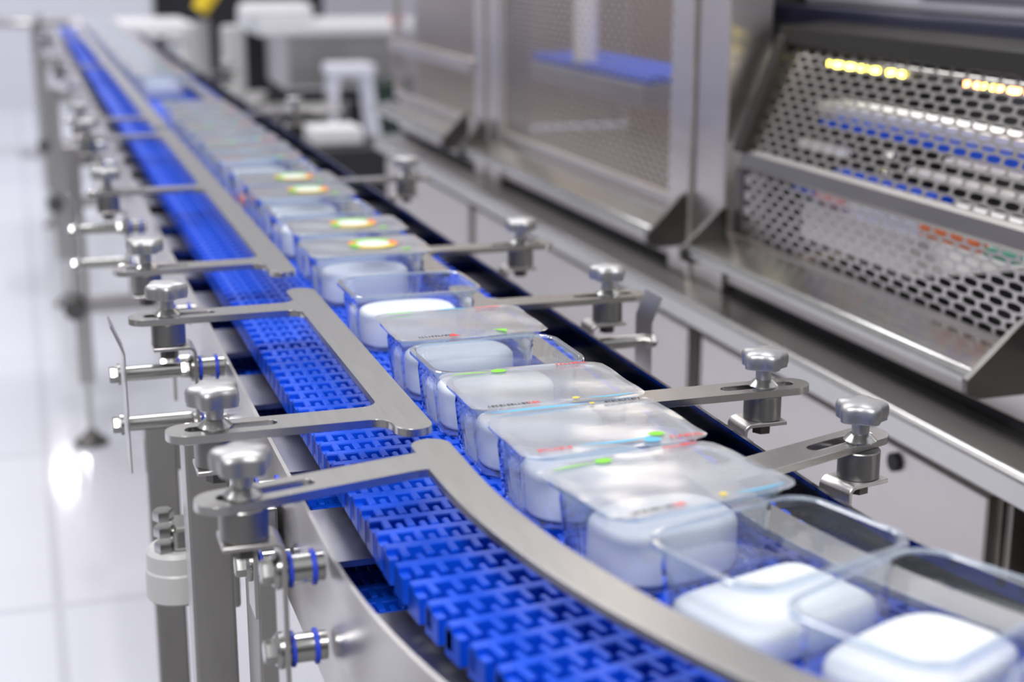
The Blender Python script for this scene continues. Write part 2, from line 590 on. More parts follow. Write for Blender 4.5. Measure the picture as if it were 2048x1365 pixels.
def plate_mb(xa, xb, y0, y1, th=.0062):
    """flat guide bar following the path with rounded ends; top at z=0"""
    hw = (xb - xa) / 2; xc = (xa + xb) / 2
    ys = [y0 + hw * (1 - math.cos(PI / 2 * i / 8)) for i in range(9)]
    ws = [hw * math.sin(PI / 2 * i / 8) for i in range(9)]
    mid = [y_ for y_ in yy(y0 + hw, y1 - hw, .012) if y0 + hw < y_ < y1 - hw]
    ys += mid; ws += [hw] * len(mid)
    ys += [y1 - hw + hw * math.sin(PI / 2 * i / 8) for i in range(9)]
    ws += [hw * math.cos(PI / 2 * i / 8) for i in range(9)]
    L = []; Rr = []
    for y_, w_ in zip(ys, ws):
        w_ = max(w_, .0004)
        L.append(path(xc - w_, y_)[:2]); Rr.append(path(xc + w_, y_)[:2])
    mb = MB()
    R = []
    for l, r_ in zip(L, Rr):
        R.append([(l[0], l[1], -th), (r_[0], r_[1], -th), (r_[0], r_[1], 0), (l[0], l[1], 0)])
    return mb.rings(R)

LX0, LX1 = .2455, .2740
RX0, RX1 = .4355, .4635
ZR = .930
def guide(side, y0, y1, arms, label, group='slotted guide rails beside the trays'):
    g = thing('guide_rail', label, 'guide rail', (0, 0, ZP if side < 0 else ZR), 0, group)
    xa, xb = (LX0, LX1) if side < 0 else (RX0, RX1)
    put('guide_plate', plate_mb(xa, xb, y0, y1), MT['plate'], g, 30, .0006)
    for (ay, rot) in arms:
        if side < 0:
            tip = .083; ln = LX0 - tip
            mb = arm_mb(ln + (.010 if rot else 0), .014, .082, fil=.022 if rot else .014, f_hi=not rot)
            def fn(p, ay=ay, rot=rot, tip=tip, ln=ln):
                # rotate about the welded end
                x, y_ = p[0] - ln, p[1]
                c, s_ = math.cos(rot), math.sin(rot)
                return (LX0 + x * c - y_ * s_, ay + x * s_ + y_ * c, p[2] - (.00015 if rot else 0))
        else:
            tip = .634; ln = tip - RX1
            mb = arm_mb(ln + (.010 if rot else 0), .014, .082, f_lo=not rot, f_hi=not rot)
            def fn(p, ay=ay, rot=rot, tip=tip, ln=ln):
                x, y_ = ln - p[0], p[1]
                c, s_ = math.cos(rot), math.sin(rot)
                bx, by, _ = path(RX1, ay)
                return (bx + x * c - y_ * s_, by + x * s_ + y_ * c, p[2] - (.00015 if rot else 0))
        mb.xf(fn)
        put('arm', mb, MT['plate'], g, 30, .0006)
    return g
guide(-1, .36, 1.012, [(.968, math.radians(13))], 'curved steel guide rail round the bend, left of the trays, with one slanting arm')
guide(-1, 1.036, 1.530, [(1.085, 0), (1.452, 0)], 'short straight steel guide rail with two slotted arms, left of the trays behind the bend')
guide(-1, 1.612, 2.98, [(1.683, 0), (2.246, 0), (2.90, 0)], 'long straight steel guide rail on the left, starting beside the lidded tray with ring logo')
guide(-1, 3.02, 7.5, [(3.20, 0), (4.6, 0), (6.0, 0), (7.3, 0)], 'blurred straight guide rail on the left at the far end of the conveyor')
guide(1, .36, 1.055, [(.945, math.radians(19))], 'curved steel guide rail round the bend, on the right, with one slanting arm')
guide(1, 1.075, 1.60, [(1.138, 0), (1.507, 0)], 'short straight steel guide rail with two slotted arms, on the right beside the sealed trays')
guide(1, 1.67, 3.15, [(1.811, 0), (2.41, 0)], 'long straight steel guide rail on the right, next to the trays with ring logos')
guide(1, 3.19, 7.5, [(3.45, 0), (4.6, 0), (6.0, 0)], 'blurred straight guide rail on the right at the far end of the conveyor')

# ------------------------------------------------------------------ clamps: star knob, post, bracket, standoffs
def star(a_): return 1 + .115 * math.cos(5 * a_)
def make_clamp(plate=False):
    """local origin on the arm's top face at the knob axis; the sheet lies towards +x"""
    t = thing('guide_clamp', 'x', 'clamp', (0, 0, ZP), 0, 'star-knob guide clamps along the conveyor')
    zk = .0175
    kn = put('star_knob', MB().lathe([(.0182, zk), (.0180, zk + .0012), (.0188, zk + .004), (.0188, zk + .0095), (.0180, zk + .0122), (.0157, zk + .0138), (.0094, zk + .0146), (.0030, zk + .0149)], 60, (0, 0, 0), 'z', star), MT['cast'], t, 40)
    put('stem', MB().lathe([(.0062, .0045), (.0066, .008), (.0068, zk - .002), (.0085, zk)], 28), MT['cast'], kn)
    put('collar', MB().lathe([(.0128, .0002), (.0128, .0012), (.0075, .0062), (.006, .0064)], 32), MT['bright'], t)
    put('post', MB().lathe([(.0154, -.0285), (.0162, -.0277), (.0162, -.0072), (.0156, -.0064)], 40), MT['post'], t)
    # angle bracket: flat foot under the post, bent leg towards the sheet
    P = [(-.016, -.0286), (.0165, -.0286)]
    for i in range(1, 7):
        a_ = PI / 2 - PI / 2 * i / 6
        P.append((.0165 + .008 * math.cos(a_), -.0366 + .008 * math.sin(a_)))
    P += [(.0245, -.15)]
    Q = [(.0210, -.15), (.0210, -.0366)]
    for i in range(1, 6):
        a_ = PI / 2 * i / 6
        Q.append((.0165 + .0045 * math.cos(a_), -.0366 + .0045 * math.sin(a_)))
    Q += [(.0165, -.0321), (-.016, -.0321)]
    prof = P + Q
    br = put('bracket', MB().rings([[(x, -.0165, z) for x, z in prof], [(x, .0165, z) for x, z in prof]]), MT['sheet'], t, 30, .0006)
    put('bolt', MB().hexa((0, 0, -.0415), .0085, .0095), MT['darksteel'], t)
    for z in (-.055, -.112):
        so = put('standoff', MB().cyl((.0248, 0, z), .0098, .0262, 'x', 24), MT['bright'], t)
        for x in (.0262, .0420):
            put('seal_ring', MB().lathe([(.0102, 0), (.0122, .0008), (.0122, .0030), (.0102, .0038)], 24, (x, 0, z), 'x'), MT['ring'], so, label='blue seal ring')
        wa = put('washer', MB().lathe([(.010, 0), (.0125, .0025), (.0125, .0042)], 24, (.0166, 0, z), 'x'), MT['bright'], t)
        put('bolt', MB().hexa((.0166, 0, z), .0085, -.0075, 'x'), MT['bright'], wa)
    if plate:
        for z in (-.055, -.105):
            put('long_standoff', MB().cyl((-.043, 0, z), .0072, .0595, 'x', 20), MT['bright'], t)
            wa = put('washer', MB().cyl((-.050, 0, z), .0105, .003, 'x', 20), MT['bright'], t)
            put('bolt', MB().hexa((-.050, 0, z), .0082, -.0075, 'x'), MT['bright'], wa)
        pr_ = [(-.044, -.148), (-.0425, -.148), (-.0425, -.030), (-.0535, -.002), (-.055, -.003), (-.044, -.031)]
        put('cover_plate', MB().rings([[(x, -.022, z) for x, z in pr_], [(x, .022, z) for x, z in pr_]]), MT['sheet'], t, 30)
    return t
cl0 = make_clamp(False)
cl1 = make_clamp(True)
ORD = ['nearest', 'second nearest', 'third nearest', 'fourth nearest', 'fifth nearest', 'sixth nearest', 'seventh nearest', 'eighth nearest', 'ninth nearest', 'tenth nearest']
left = [(.118, .936, 0), (.1195, 1.087, 0), (.120, 1.452, 1), (.119, 1.683, 0), (.112, 2.246, 1), (.115, 2.90, 0), (.115, 3.20, 0), (.118, 4.6, 0), (.118, 6.0, 0), (.118, 7.3, 0)]
LL = ['left star-knob clamp on the slanting arm at the bend, nearest the viewer',
      'star-knob clamp on the left at the front arm of the short two-armed rail',
      'left star-knob clamp with hanging cover plate, third from the viewer',
      'star-knob clamp on the left, fourth from the viewer, behind the one with the cover plate',
      'blurred star-knob clamp on the left, fifth from the viewer',
      'blurred star-knob clamp on the left, sixth from the viewer, front one of a close pair',
      'blurred star-knob clamp on the left, seventh from the viewer, rear one of a close pair',
      'far blurred star-knob clamp on the left, eighth from the viewer',
      'far blurred star-knob clamp on the left, ninth from the viewer',
      'farthest blurred star-knob clamp on the left, at the end of the belt']
u0 = u1 = False
for i, (x, y_, k) in enumerate(left):
    if k == 0:
        if not u0: o = cl0; u0 = True; o.location = (x, y_, ZP); o['label'] = LL[i]
        else: o = dup(cl0, (x, y_, ZP), 0, LL[i])
    else:
        if not u1: o = cl1; u1 = True; o.location = (x, y_, ZP); o['label'] = LL[i]
        else: o = dup(cl1, (x, y_, ZP), 0, LL[i])
    turn_knob(o, [.3, .55, .95, .2, .7][i % 5])
right = [(.594, .980, 0), (.5918, 1.138, 0), (.5918, 1.507, 1), (.5918, 1.811, 0), (.5918, 2.41, 0), (.5918, 3.45, 0), (.5918, 4.6, 0)]
RL = ['right star-knob clamp on the slanting arm at the bend, near the machine corner',
      'sharp star-knob clamp on the right beside the sealed trays, second from the viewer',
      'right star-knob clamp with a cover plate, third from the viewer',
      'star-knob clamp on the right, fourth from the viewer, below the triangular machine bracket',
      'blurred star-knob clamp on the right, fifth from the viewer',
      'far blurred star-knob clamp on the right, sixth from the viewer',
      'farthest blurred star-knob clamp on the right, seventh from the viewer']
for i, (x, y_, k) in enumerate(right):
    o = dup(cl1 if k else cl0, (x, y_, ZR), PI + (math.radians(14) if i == 0 else 0), RL[i])
    turn_knob(o, [.1, .35, .8, .5][i % 4])

# ------------------------------------------------------------------ trays
TW, TL, TH = .134, .102, .0600
def rrect(w, l, r, n=8, side=18):
    P = []
    cs = [(w / 2 - r, l / 2 - r, 0), (-w / 2 + r, l / 2 - r, PI / 2), (-w / 2 + r, -l / 2 + r, PI), (w / 2 - r, -l / 2 + r, 1.5 * PI)]
    for k, (cx, cy, a0) in enumerate(cs):
        for i in range(n):
            a_ = a0 + PI / 2 * i / (n - 1)
            P.append((cx + r * math.cos(a_), cy + r * math.sin(a_)))
        nx, ny, na = cs[(k + 1) % 4]
        x1, y1 = P[-1]
        x2, y2 = nx + r * math.cos(na), ny + r * math.sin(na)
        for i in range(1, side):
            P.append((x1 + (x2 - x1) * i / side, y1 + (y2 - y1) * i / side))
    return P
def tub_mb():
    def ring(w, l, r, z, rib=0.0):
        P = rrect(w, l, r)
        out = []
        for i, (x, y_) in enumerate(P):
            d = math.hypot(x, y_)
            q = 1 + (rib if i % 2 else -rib) / d
            out.append((x * q, y_ * q, z))
        return out
    R = [ring(.100, .068, .016, .0008), ring(.109, .077, .018, .0012), ring(.1125, .0805, .018, .004), ring(.114, .082, .018, .010, .0012), ring(.1195, .0875, .018, .044, .0012), ring(.1205, .0885, .018, .050), ring(.1235, .0915, .019, .0525), ring(.124, .092, .019, TH - .001)]
    return MB().rings(R, True, False)
def rim_mb():
    def ring(w, l, r, z): return [(x, y_, z) for x, y_ in rrect(w, l, r)]
    R = [ring(.124, .092, .019, TH - .001), ring(.126, .094, .0195, TH), ring(TW - .002, TL - .002, .022, TH), ring(TW, TL, .023, TH - .001), ring(TW, TL, .023, TH - .0035)]
    return MB().rings(R, False, False)
def film_mb(seed, w=.139, l=.107):
    rnd = random.Random(seed)
    ph = [rnd.uniform(0, 6) for _ in range(4)]
    nx, ny = 40, 32
    v = []; f = []
    for j in range(ny + 1):
        for i in range(nx + 1):
            u = i / nx * 2 - 1; w_ = j / ny * 2 - 1
            # round the corners a little
            x, y_ = u * w / 2, w_ * l / 2
            k = max(0, abs(u) + abs(w_) - 1.82)
            x *= 1 - .35 * k; y_ *= 1 - .35 * k
            inside = min(1, (1 - max(abs(u), abs(w_))) * 5)
            z = .0009 + .0005 * inside * (math.sin(3 * u + 5 * w_ + ph[0]) + math.sin(7 * u - 2 * w_ + ph[1])) * .5
            edge = max(0, max(abs(u), abs(w_)) - .95) / .05
            z += edge * .0004 * math.sin(5 * u + 6 * w_ + ph[2])
            v.append((x, y_, TH + z))
    for j in range(ny):
        for i in range(nx):
            a_ = j * (nx + 1) + i
            f.append((a_, a_ + 1, a_ + nx + 2, a_ + nx + 1))
    return MB().add(v, f)
ZI = TH + .0026
def glyphs(u0, u1, v, h, seed):
    """a line of tiny upright letter-like strokes, u along the lid's width, v along its length"""
    rnd = random.Random(seed)
    mb = MB(); u = u0
    while u < u1:
        w = h * rnd.uniform(.35, .6)
        k = rnd.randint(0, 3)
        t_ = h * .2
        mb.box(u, u + t_, v, v + h, ZI - .0002, ZI)
        if k != 1: mb.box(u, u + w, v + h - t_, v + h, ZI - .0002, ZI + .00005)
        if k != 2: mb.box(u, u + w, v, v + t_, ZI - .0002, ZI + .00005)
        if k == 3: mb.box(u + w - t_, u + w, v, v + h, ZI - .0002, ZI + .0001)
        u += w + h * .25
    return mb
def oval(u, v, a, b, n=24, z=ZI):
    return MB().prism([(u + a * math.cos(2 * PI * i / n), v + b * math.sin(2 * PI * i / n)) for i in range(n)], z - .0002, z)
def arcseg(u, v, r0, r1, a0, a1, n=14):
    P = [(u + r1 * math.cos(a0 + (a1 - a0) * i / n), v + r1 * math.sin(a0 + (a1 - a0) * i / n)) for i in range(n + 1)]
    P += [(u + r0 * math.cos(a1 + (a0 - a1) * i / n), v + r0 * math.sin(a1 + (a0 - a1) * i / n)) for i in range(n + 1)]
    return MB().prism(P, ZI - .0002, ZI)
def swash(u0, u1, v, h, bow):
    n = 14
    up = []; dn = []
    for i in range(n + 1):
        t_ = i / n
        u = u0 + (u1 - u0) * t_
        c = bow * math.sin(PI * t_)
        w = h * (.15 + math.sin(PI * t_))
        up.append((u, v + c + w / 2)); dn.append((u, v + c - w / 2))
    return MB().prism(dn + up[::-1], ZI - .0002, ZI)

def print_red_black(film):
    put('printed_line', glyphs(-.058, -.028, -.050, .0042, 3), MT['black'], film, 0, label='black printed lettering')
    put('printed_mark', glyphs(-.026, -.018, -.050, .0045, 4), MT['red'], film, 0, label='small red printed mark')
    put('printed_line', glyphs(.030, .056, .043, .0045, 5), MT['red'], film, 0, label='red printed lettering')
    put('printed_logo', oval(-.020, .043, .0065, .0042), MT['green'], film, 0, label='green oval mark')
    put('printed_swash', swash(-.060, -.028, .042, .0018, .001), MT['green'], film, 0, label='green printed curve')
    put('printed_swash', swash(.020, .060, -.048, .0022, -.002), MT['cyan'], film, 0, label='pale blue printed curve')
    put('printed_mark', oval(.012, -.046, .0028, .0022), MT['yellow_ink'], film, 0, label='yellow printed dot')
def print_red_blue(film):
    put('printed_line', glyphs(-.057, -.035, -.046, .0045, 8), MT['red'], film, 0, label='red printed lettering')
    put('printed_swash', swash(-.026, .030, -.040, .003, -.004), MT['cyan'], film, 0, label='pale blue printed curve')
    put('printed_logo', oval(.034, -.036, .0060, .0042), MT['green'], film, 0, label='green oval mark')
    put('printed_logo', oval(.026, -.047, .0065, .0045), MT['cyan'], film, 0, label='pale blue oval mark')
    put('printed_line', glyphs(.040, .062, -.049, .0050, 9), MT['red'], film, 0, label='red printed line')
    put('printed_swash', swash(-.060, .015, .047, .0032, .001), MT['cyan'], film, 0, label='pale blue printed curve')
    put('printed_mark', oval(.020, .047, .0022, .0016), MT['yellow_ink'], film, 0, label='yellow printed dot')
    put('printed_line', glyphs(.030, .058, .044, .0038, 10), MT['black'], film, 0, label='grey printed lettering')
def print_ring(film):
    u, v = .010, .004
    put('printed_ring', arcseg(u, v, .019, .0285, -.45, .55), MT['orange'], film, 0, label='red arc of the ring logo')
    put('printed_ring', arcseg(u, v, .019, .0285, .55, 2.5), MT['green'], film, 0, label='green arc of the ring logo')
    put('printed_ring', arcseg(u, v, .019, .0285, 2.5, 3.1), MT['orange'], film, 0, label='red arc of the ring logo')
    put('printed_ring', arcseg(u, v, .019, .0285, 3.1, 3.8), MT['green'], film, 0, label='green arc of the ring logo')
    put('printed_ring', arcseg(u, v, .019, .0285, 3.8, 2 * PI - .45), MT['yellow_ink'], film, 0, label='yellow arc of the ring logo')
    put('printed_logo', oval(u, v, .0188, .0188), MT['paper'], film, 0, label='white middle of the ring logo')
    put('printed_mark', oval(.040, -.034, .006, .003), MT['green'], film, 0, label='green printed mark')
def print_leaf(film):
    put('printed_line', glyphs(-.050, -.022, -.049, .0040, 13), MT['black'], film, 0, label='black printed lettering')
    put('printed_mark', MB().prism([(-.024, -.051), (-.014, -.051), (-.019, -.042)], ZI - .0002, ZI + .0001), MT['red'], film, 0, label='red printed triangle')
    put('printed_mark', MB().prism([(.020, -.038), (.032, -.040), (.029, -.050)], ZI - .0002, ZI), MT['green'], film, 0, label='green printed leaf')
    put('printed_swash', swash(-.058, -.030, .044, .002, .001), MT['green'], film, 0, label='green printed curve')
    put('printed_swash', swash(-.010, .020, .046, .0026, .001), MT['cyan'], film, 0, label='pale blue printed curve')
    put('printed_line', glyphs(.028, .052, .042, .0046, 14), MT['red'], film, 0, label='red printed line')

def make_tray(film=None, seed=1):
    t = thing('plastic_tray', 'x', 'tray', (0, 0, ZB), 0, 'clear plastic trays in line on the belt')
    put('tub', tub_mb(), MT['clear'], t, 50)
    put('rim', rim_mb(), MT['rim'], t, 40)
    if film is not None:
        fl = put('lid_film', film_mb(seed), MT['film'], t, 60, label='clear printed film lid' if film else 'clear film lid')
        if film: film(fl)
    return t
K = {'open': make_tray(None), 'rb': make_tray(print_red_black, 2), 'bl': make_tray(print_red_blue, 3), 'ring': make_tray(print_ring, 4), 'leaf': make_tray(print_leaf, 5)}
used = set()
def tray(kind, x, y_, rz, label, group=None):
    loc = (x, y_, ZB + .0003)
    if kind not in used:
        used.add(kind)
        o = K[kind]; o.location = loc; o.rotation_euler = (0, 0, rz); o['label'] = label
        if group: o['group'] = group
        return o
    return dup(K[kind], loc, rz, label, group)

def block_mb(w=.096, l=.076, h=.0345, e=2.9, dish=0.0):
    n = 64
    def ring(s_, z, ins=0.0):
        R = []
        for i in range(n):
            a_ = 2 * PI * i / n
            c, s2 = math.cos(a_), math.sin(a_)
            x = (w / 2 - ins) * math.copysign(abs(c) ** (2 / e), c) * s_
            y_ = (l / 2 - ins) * math.copysign(abs(s2) ** (2 / e), s2) * s_
            R.append((x, y_, z))
        return R
    R = [ring(1, 0, .004), ring(1, .0012, .0012), ring(1, .004), ring(1, h - .006)]
    for k in range(1, 6):
        a_ = PI / 2 * k / 5
        R.append(ring(1, h - .006 + .006 * math.sin(a_), .006 * (1 - math.cos(a_))))
    R += [ring(.72, h + .0006 - dish * .5), ring(.4, h + .0010 - dish), ring(.08, h + .0012 - dish)]
    return MB().rings(R)
ROUND = block_mb(.098, .0735, .0345, 2.6).mesh('white_block', MT['white'], 50)
DISH = block_mb(.098, .0735, .0345, 2.6, .003).mesh('white_block', MT['white'], 50)
SQUARE = block_mb(.107, .0755, .0220, 7.0).mesh('white_block', MT['white'], 50)
BROAD = block_mb(.106, .0755, .0300, 3.6).mesh('white_block', MT['white'], 50)
def block(me, x, y_, rz, label, group='white blocks in the trays'):
    o = bpy.data.objects.new('white_block', me)
    COL.objects.link(o)
    o.location = (x, y_, ZB + .0017); o.rotation_euler = (0, 0, rz)
    return prop(o, label, 'block', group)

D = math.radians
line = [
 ('open', .492, .538, 31, SQUARE, 'open empty-rimmed clear tray cut off at the lower right corner of the view', 'white block in the tray cut off at the lower right corner'),
 ('open', .434, .640, 24, BROAD, 'open clear tray at the bottom right, second in the line, rounded block inside', 'rounded white block cut by the bottom edge of the photo, lower right'),
 ('open', .401, .743, 17, SQUARE, 'open clear tray just in front of the nearest film-sealed tray on the bend', 'square-cornered white block in the open tray in front of the sealed trays'),
 ('rb', .378, .856, 11, ROUND, 'nearest film-sealed tray, with a green oval and black and red front lettering', 'rounded white block bulging from the nearest sealed tray'),
 ('bl', .371, .972, 2, ROUND, 'second nearest film-sealed tray, with red lines and a pale blue oval at its front edge', 'white block in the second nearest sealed tray'),
 ('rb', .370, 1.082, 1, ROUND, 'third nearest film-sealed tray, right behind the tray with the pale blue oval', 'white block in the third nearest sealed tray'),
 ('open', .367, 1.188, 1, DISH, 'open clear tray between two sealed trays in the sharpest part of the line', 'white block in the open tray between two sealed trays'),
 ('leaf', .365, 1.294, 0, ROUND, 'film-sealed tray with a red triangle and a green leaf mark, behind an open tray', 'white block in the sealed tray with the red triangle'),
 ('open', .362, 1.473, 1, ROUND, 'open clear tray standing apart in front of the tray with the nearest ring logo', 'round white block in the open tray standing apart'),
 ('ring', .362, 1.675, -1, ROUND, 'sealed clear tray with the nearest red and green ring logo', 'white block in the tray with the nearest ring logo'),
 ('ring', .368, 1.812, -1, ROUND, 'sealed clear tray with the second nearest ring logo', 'white block in the tray with the second nearest ring logo'),
 ('open', .362, 1.950, 0, ROUND, 'blurred open clear tray between the trays with ring logos', 'white block in the blurred open tray between ring logo trays'),
 ('ring', .364, 2.090, 0, ROUND, 'blurred sealed tray with the third nearest ring logo', 'white block in the tray with the third nearest ring logo'),
 ('ring', .366, 2.215, 0, ROUND, 'blurred sealed tray with the farthest ring logo, in front of the tray of coloured food', 'white block in the tray with the farthest ring logo'),
]
for kind, x, y_, rz, me, lt, lb in line:
    tray(kind, x, y_, D(rz), lt)
    block(me, x - .001, y_, D(rz), lb)
# tray of coloured food
tray('open', .362, 2.345, 0, 'blurred clear tray holding red, orange and dark food')
def lump(name, x, y_, r, mat, label, cat, z=0.0, sq=.85):
    mb = MB().lathe([(r * math.sin(PI * i / 10) + 1e-4, r * sq * (1 - math.cos(PI * i / 10))) for i in range(11)], 20, (0, 0, 0), 'z', lambda a_: 1 + .04 * math.cos(3 * a_))
    return single(name, mb, mat, label, cat, (0, 0, 0)), (x, y_, ZB + .0018 + z)
for (nm, x, y_, r, mt, lb, ct) in [
    ('tomato', .350, 2.331, .017, 'tomato', 'red tomato in the blurred tray of coloured food', 'tomato'),
    ('orange_piece', .321, 2.336, .0115, 'carrot', 'leftmost orange piece in the tray of coloured food', 'food'),
    ('orange_piece', .338, 2.362, .012, 'carrot', 'orange piece behind the tomato', 'food'),
    ('olive', .382, 2.333, .012, 'olive', 'dark olive right of the tomato', 'olive'),
    ('olive', .400, 2.356, .012, 'olive', 'rightmost dark olive in the tray of coloured food', 'olive'),
    ('radish', .401, 2.325, .0075, 'tomato', 'small red radish among the olives', 'food'),
    ('green_sprig', .375, 2.362, .0105, 'leaf', 'green piece behind the olives in the food tray', 'food')]:
    o, loc = lump(nm, x, y_, r, MT[mt], lb, ct)
    o.location = loc
# blurred sealed trays in the middle distance
mid = ['first', 'second', 'third', 'fourth', 'fifth', 'sixth', 'seventh', 'eighth']
for k, w in enumerate(mid):
    y_ = 2.475 + k * .125
    kind = ['bl', 'rb'][k % 2]
    tray(kind, .362 + random.uniform(-.004, .004), y_, D(random.uniform(-3, 3)), 'blurred sealed tray, %s behind the tray of coloured food' % w)
    block(ROUND, .360, y_, 0, 'white block in the blurred tray that is %s behind the tray of coloured food' % w)
# far bunch beyond the bare stretch of belt
k = 0
y_ = 4.12
while y_ < 7.4:
    x = .362 + random.uniform(-.004, .004)
    tray('leaf' if k % 2 == 0 else 'bl', x, y_, D(random.uniform(-4, 4)), 'white tray in the blurred far row beyond the bare blue stretch of belt', 'far trays beyond the bare stretch')
    block(ROUND, x, y_, 0, 'white block in the blurred far row beyond the bare blue stretch of belt', 'far white blocks beyond the bare stretch')
    y_ += .112; k += 1

# ------------------------------------------------------------------ the machine on the right
def perf_mb(P0, U, V, lu, lv, pu=.034, pv=.0115, hu=.0140, hv=.0049):
    """expanded sheet: rows of long rounded openings, every other row shifted by half a cell"""
    P0 = Vector(P0); U = Vector(U).normalized(); V = Vector(V).normalized()
    nu = max(1, round(lu / pu)); nv = max(1, round(lv / pv))
    pu = lu / nu; pv = lv / nv
    mb = MB(); a2, b2 = pu / 2, pv / 2
    sq = [(-a2, -b2), (0, -b2), (a2, -b2), (a2, 0), (a2, b2), (0, b2), (-a2, b2), (-a2, 0)]
    oc = [(-hu * .8, -hv * .8), (0, -hv), (hu * .8, -hv * .8), (hu, 0), (hu * .8, hv * .8), (0, hv), (-hu * .8, hv * .8), (-hu, 0)]
    F = [(i, (i + 1) % 8, 8 + (i + 1) % 8, 8 + i) for i in range(8)]
    for j in range(nv):
        odd = j % 2
        for i in range(nu - odd):
            cu = (i + .5 + .5 * odd) * pu; cv = (j + .5) * pv
            mb.add([P0 + U * (cu + a_) + V * (cv + b_) for a_, b_ in sq + oc], F)
        if odd:
            for u0 in (0, lu - a2):
                mb.add([P0 + U * u0 + V * (j * pv), P0 + U * (u0 + a2) + V * (j * pv), P0 + U * (u0 + a2) + V * ((j + 1) * pv), P0 + U * u0 + V * ((j + 1) * pv)], [(0, 1, 2, 3)])
    return mb
XM = 1.04
# --- lower cabinets
def cabinet(y0, y1, label, hole=None):
    t = thing('base_cabinet', label, 'cabinet', (0, 0, 0), 0, 'base cabinets under the machine ledge')
    put('body', MB().box(1.02, 1.9, y0, y1, .08, .715), MT['machine'], t, 0, .002)
    put('door', MB().box(.995, 1.018, y0 + .012, y1 - .012, .10, .700), MT['machine'], t, 0, .003)
    if hole:
        put('lock', MB().lathe([(.012, -.003), (.012, .002)], 24, (.992, hole[0], hole[1]), 'x'), MT['dark'], t, label='black lock hole')
    return t
cabinet(-.2, 1.29, 'base cabinet cut off by the right edge of the photo')
cabinet(1.355, 2.14, 'base cabinet with a round black hole below the sloped guard', (1.555, .680))
cabinet(2.17, 3.40, 'plain base cabinet in the middle below the perforated door')
cabinet(3.43, 4.30, 'far plain base cabinet below the far perforated door')
mb = MB()
prof = [(.968, .722), (.968, .752), (.974, .759), (1.03, .763), (1.9, .763), (1.9, .722)]
mb.rings([[(x, -.2, z) for x, z in prof], [(x, 4.32, z) for x, z in prof]])
single('machine_ledge', mb, MT['plate'], 'long polished steel ledge along the machine above the base cabinets', 'ledge', (1.0, 0, .74), 30, .002)

def post(y0, y1, label):
    t = thing('machine_post', label, 'post', (XM, (y0 + y1) / 2, .764), 0, 'upright posts of the machine')
    w = (y1 - y0)
    m = .58
    put('front_strip', MB().box(-.005, .07, -w / 2, w * (m - .5) - .003, 0, 1.1), MT['machine'], t, 0, .004)
    put('front_strip', MB().box(-.012, .07, w * (m - .5) + .003, w / 2, 0, 1.1), MT['machine'], t, 0, .004)
    put('core', MB().box(.02, .06, -w / 2 + .004, w / 2 - .004, 0, 1.1), MT['darksteel'], t, 0)
    return t
post(2.150, 2.345, 'wide bright steel post between the perforated door and the sloped guard')
post(3.325, 3.500, 'blurred steel post between the two perforated doors')

def rail(y0, y1, label, near=True, xb=1.0275):
    t = thing('guard_handle', label, 'handle', (0, 0, 0), 0, 'handle rails along the machine guards')
    mb = MB()
    prof = [(.968, .828), (.966, .838), (.972, .846), (xb - .002, .858), (xb - .002, .848), (.985, .826)]
    mb.rings([[(x, y0, z) for x, z in prof], [(x, y1, z) for x, z in prof]])
    put('rail', mb, MT['bright'], t, 30, .0015)
    for ye in ((y0, y1) if near else (y0,)):
        pr_ = [(.960, .822), (.975, .815), (xb, .815), (xb, .905), (xb - .016, .895), (.958, .838)]
        mb = MB().rings([[(x, ye - .005, z) for x, z in pr_], [(x, ye + .005, z) for x, z in pr_]])
        put('end_bracket', mb, MT['darksteel'], t, 30, .001, label='dark triangular end bracket')
    return t
rail(1.375, 2.14, 'polished handle rail below the sloped perforated guard', True, 1.036)
rail(2.275, 3.40, 'polished handle rail below the middle perforated door')
rail(3.55, 4.34, 'far polished handle rail below the far perforated door', False)
# kick panel between rail and ledge
for (y0, y1, lb) in ((.3, 2.145, 'plain steel panel between the near handle rail and the ledge'), (2.356, 3.32, 'plain steel panel between the middle handle rail and the ledge'), (3.505, 4.32, 'far plain steel panel between handle rail and ledge')):
    single('apron_panel', MB().box(XM + .004, XM + .02, y0, y1, .779, .858), MT['machine'], lb, 'panel', (XM, y0, .764), 0, .001, 'apron panels of the machine')

# --- perforated doors
def door(y0, y1, label, z1=1.80, shelf=None):
    t = thing('perforated_door', label, 'door', (0, 0, 0), 0, 'perforated doors of the machine')
    put('frame', MB().box(XM, XM + .015, y0, y0 + .02, .864, z1).box(XM, XM + .015, y1 - .02, y1, .864, z1).box(XM, XM + .015, y0 + .02, y1 - .02, .864, .884), MT['machine'], t, 0, .001)
    put('perforated_sheet', perf_mb((XM + .007, y0 + .02, .884), (0, 1, 0), (0, 0, 1), y1 - y0 - .04, z1 - .884 - .02), MT['perf'], t, 0)
    return t
door(2.355, 3.320, 'large perforated sheet door left of the wide bright post')
door(3.505, 4.360, 'far blurred perforated door at the left end of the machine')
single('cross_rail', MB().box(XM - .02, XM - .001, 3.51, 4.34, 1.0, 1.03), MT['machine'], 'pale horizontal bar across the far perforated door', 'bar', (XM, 3.5, 1.0), 0, .002)
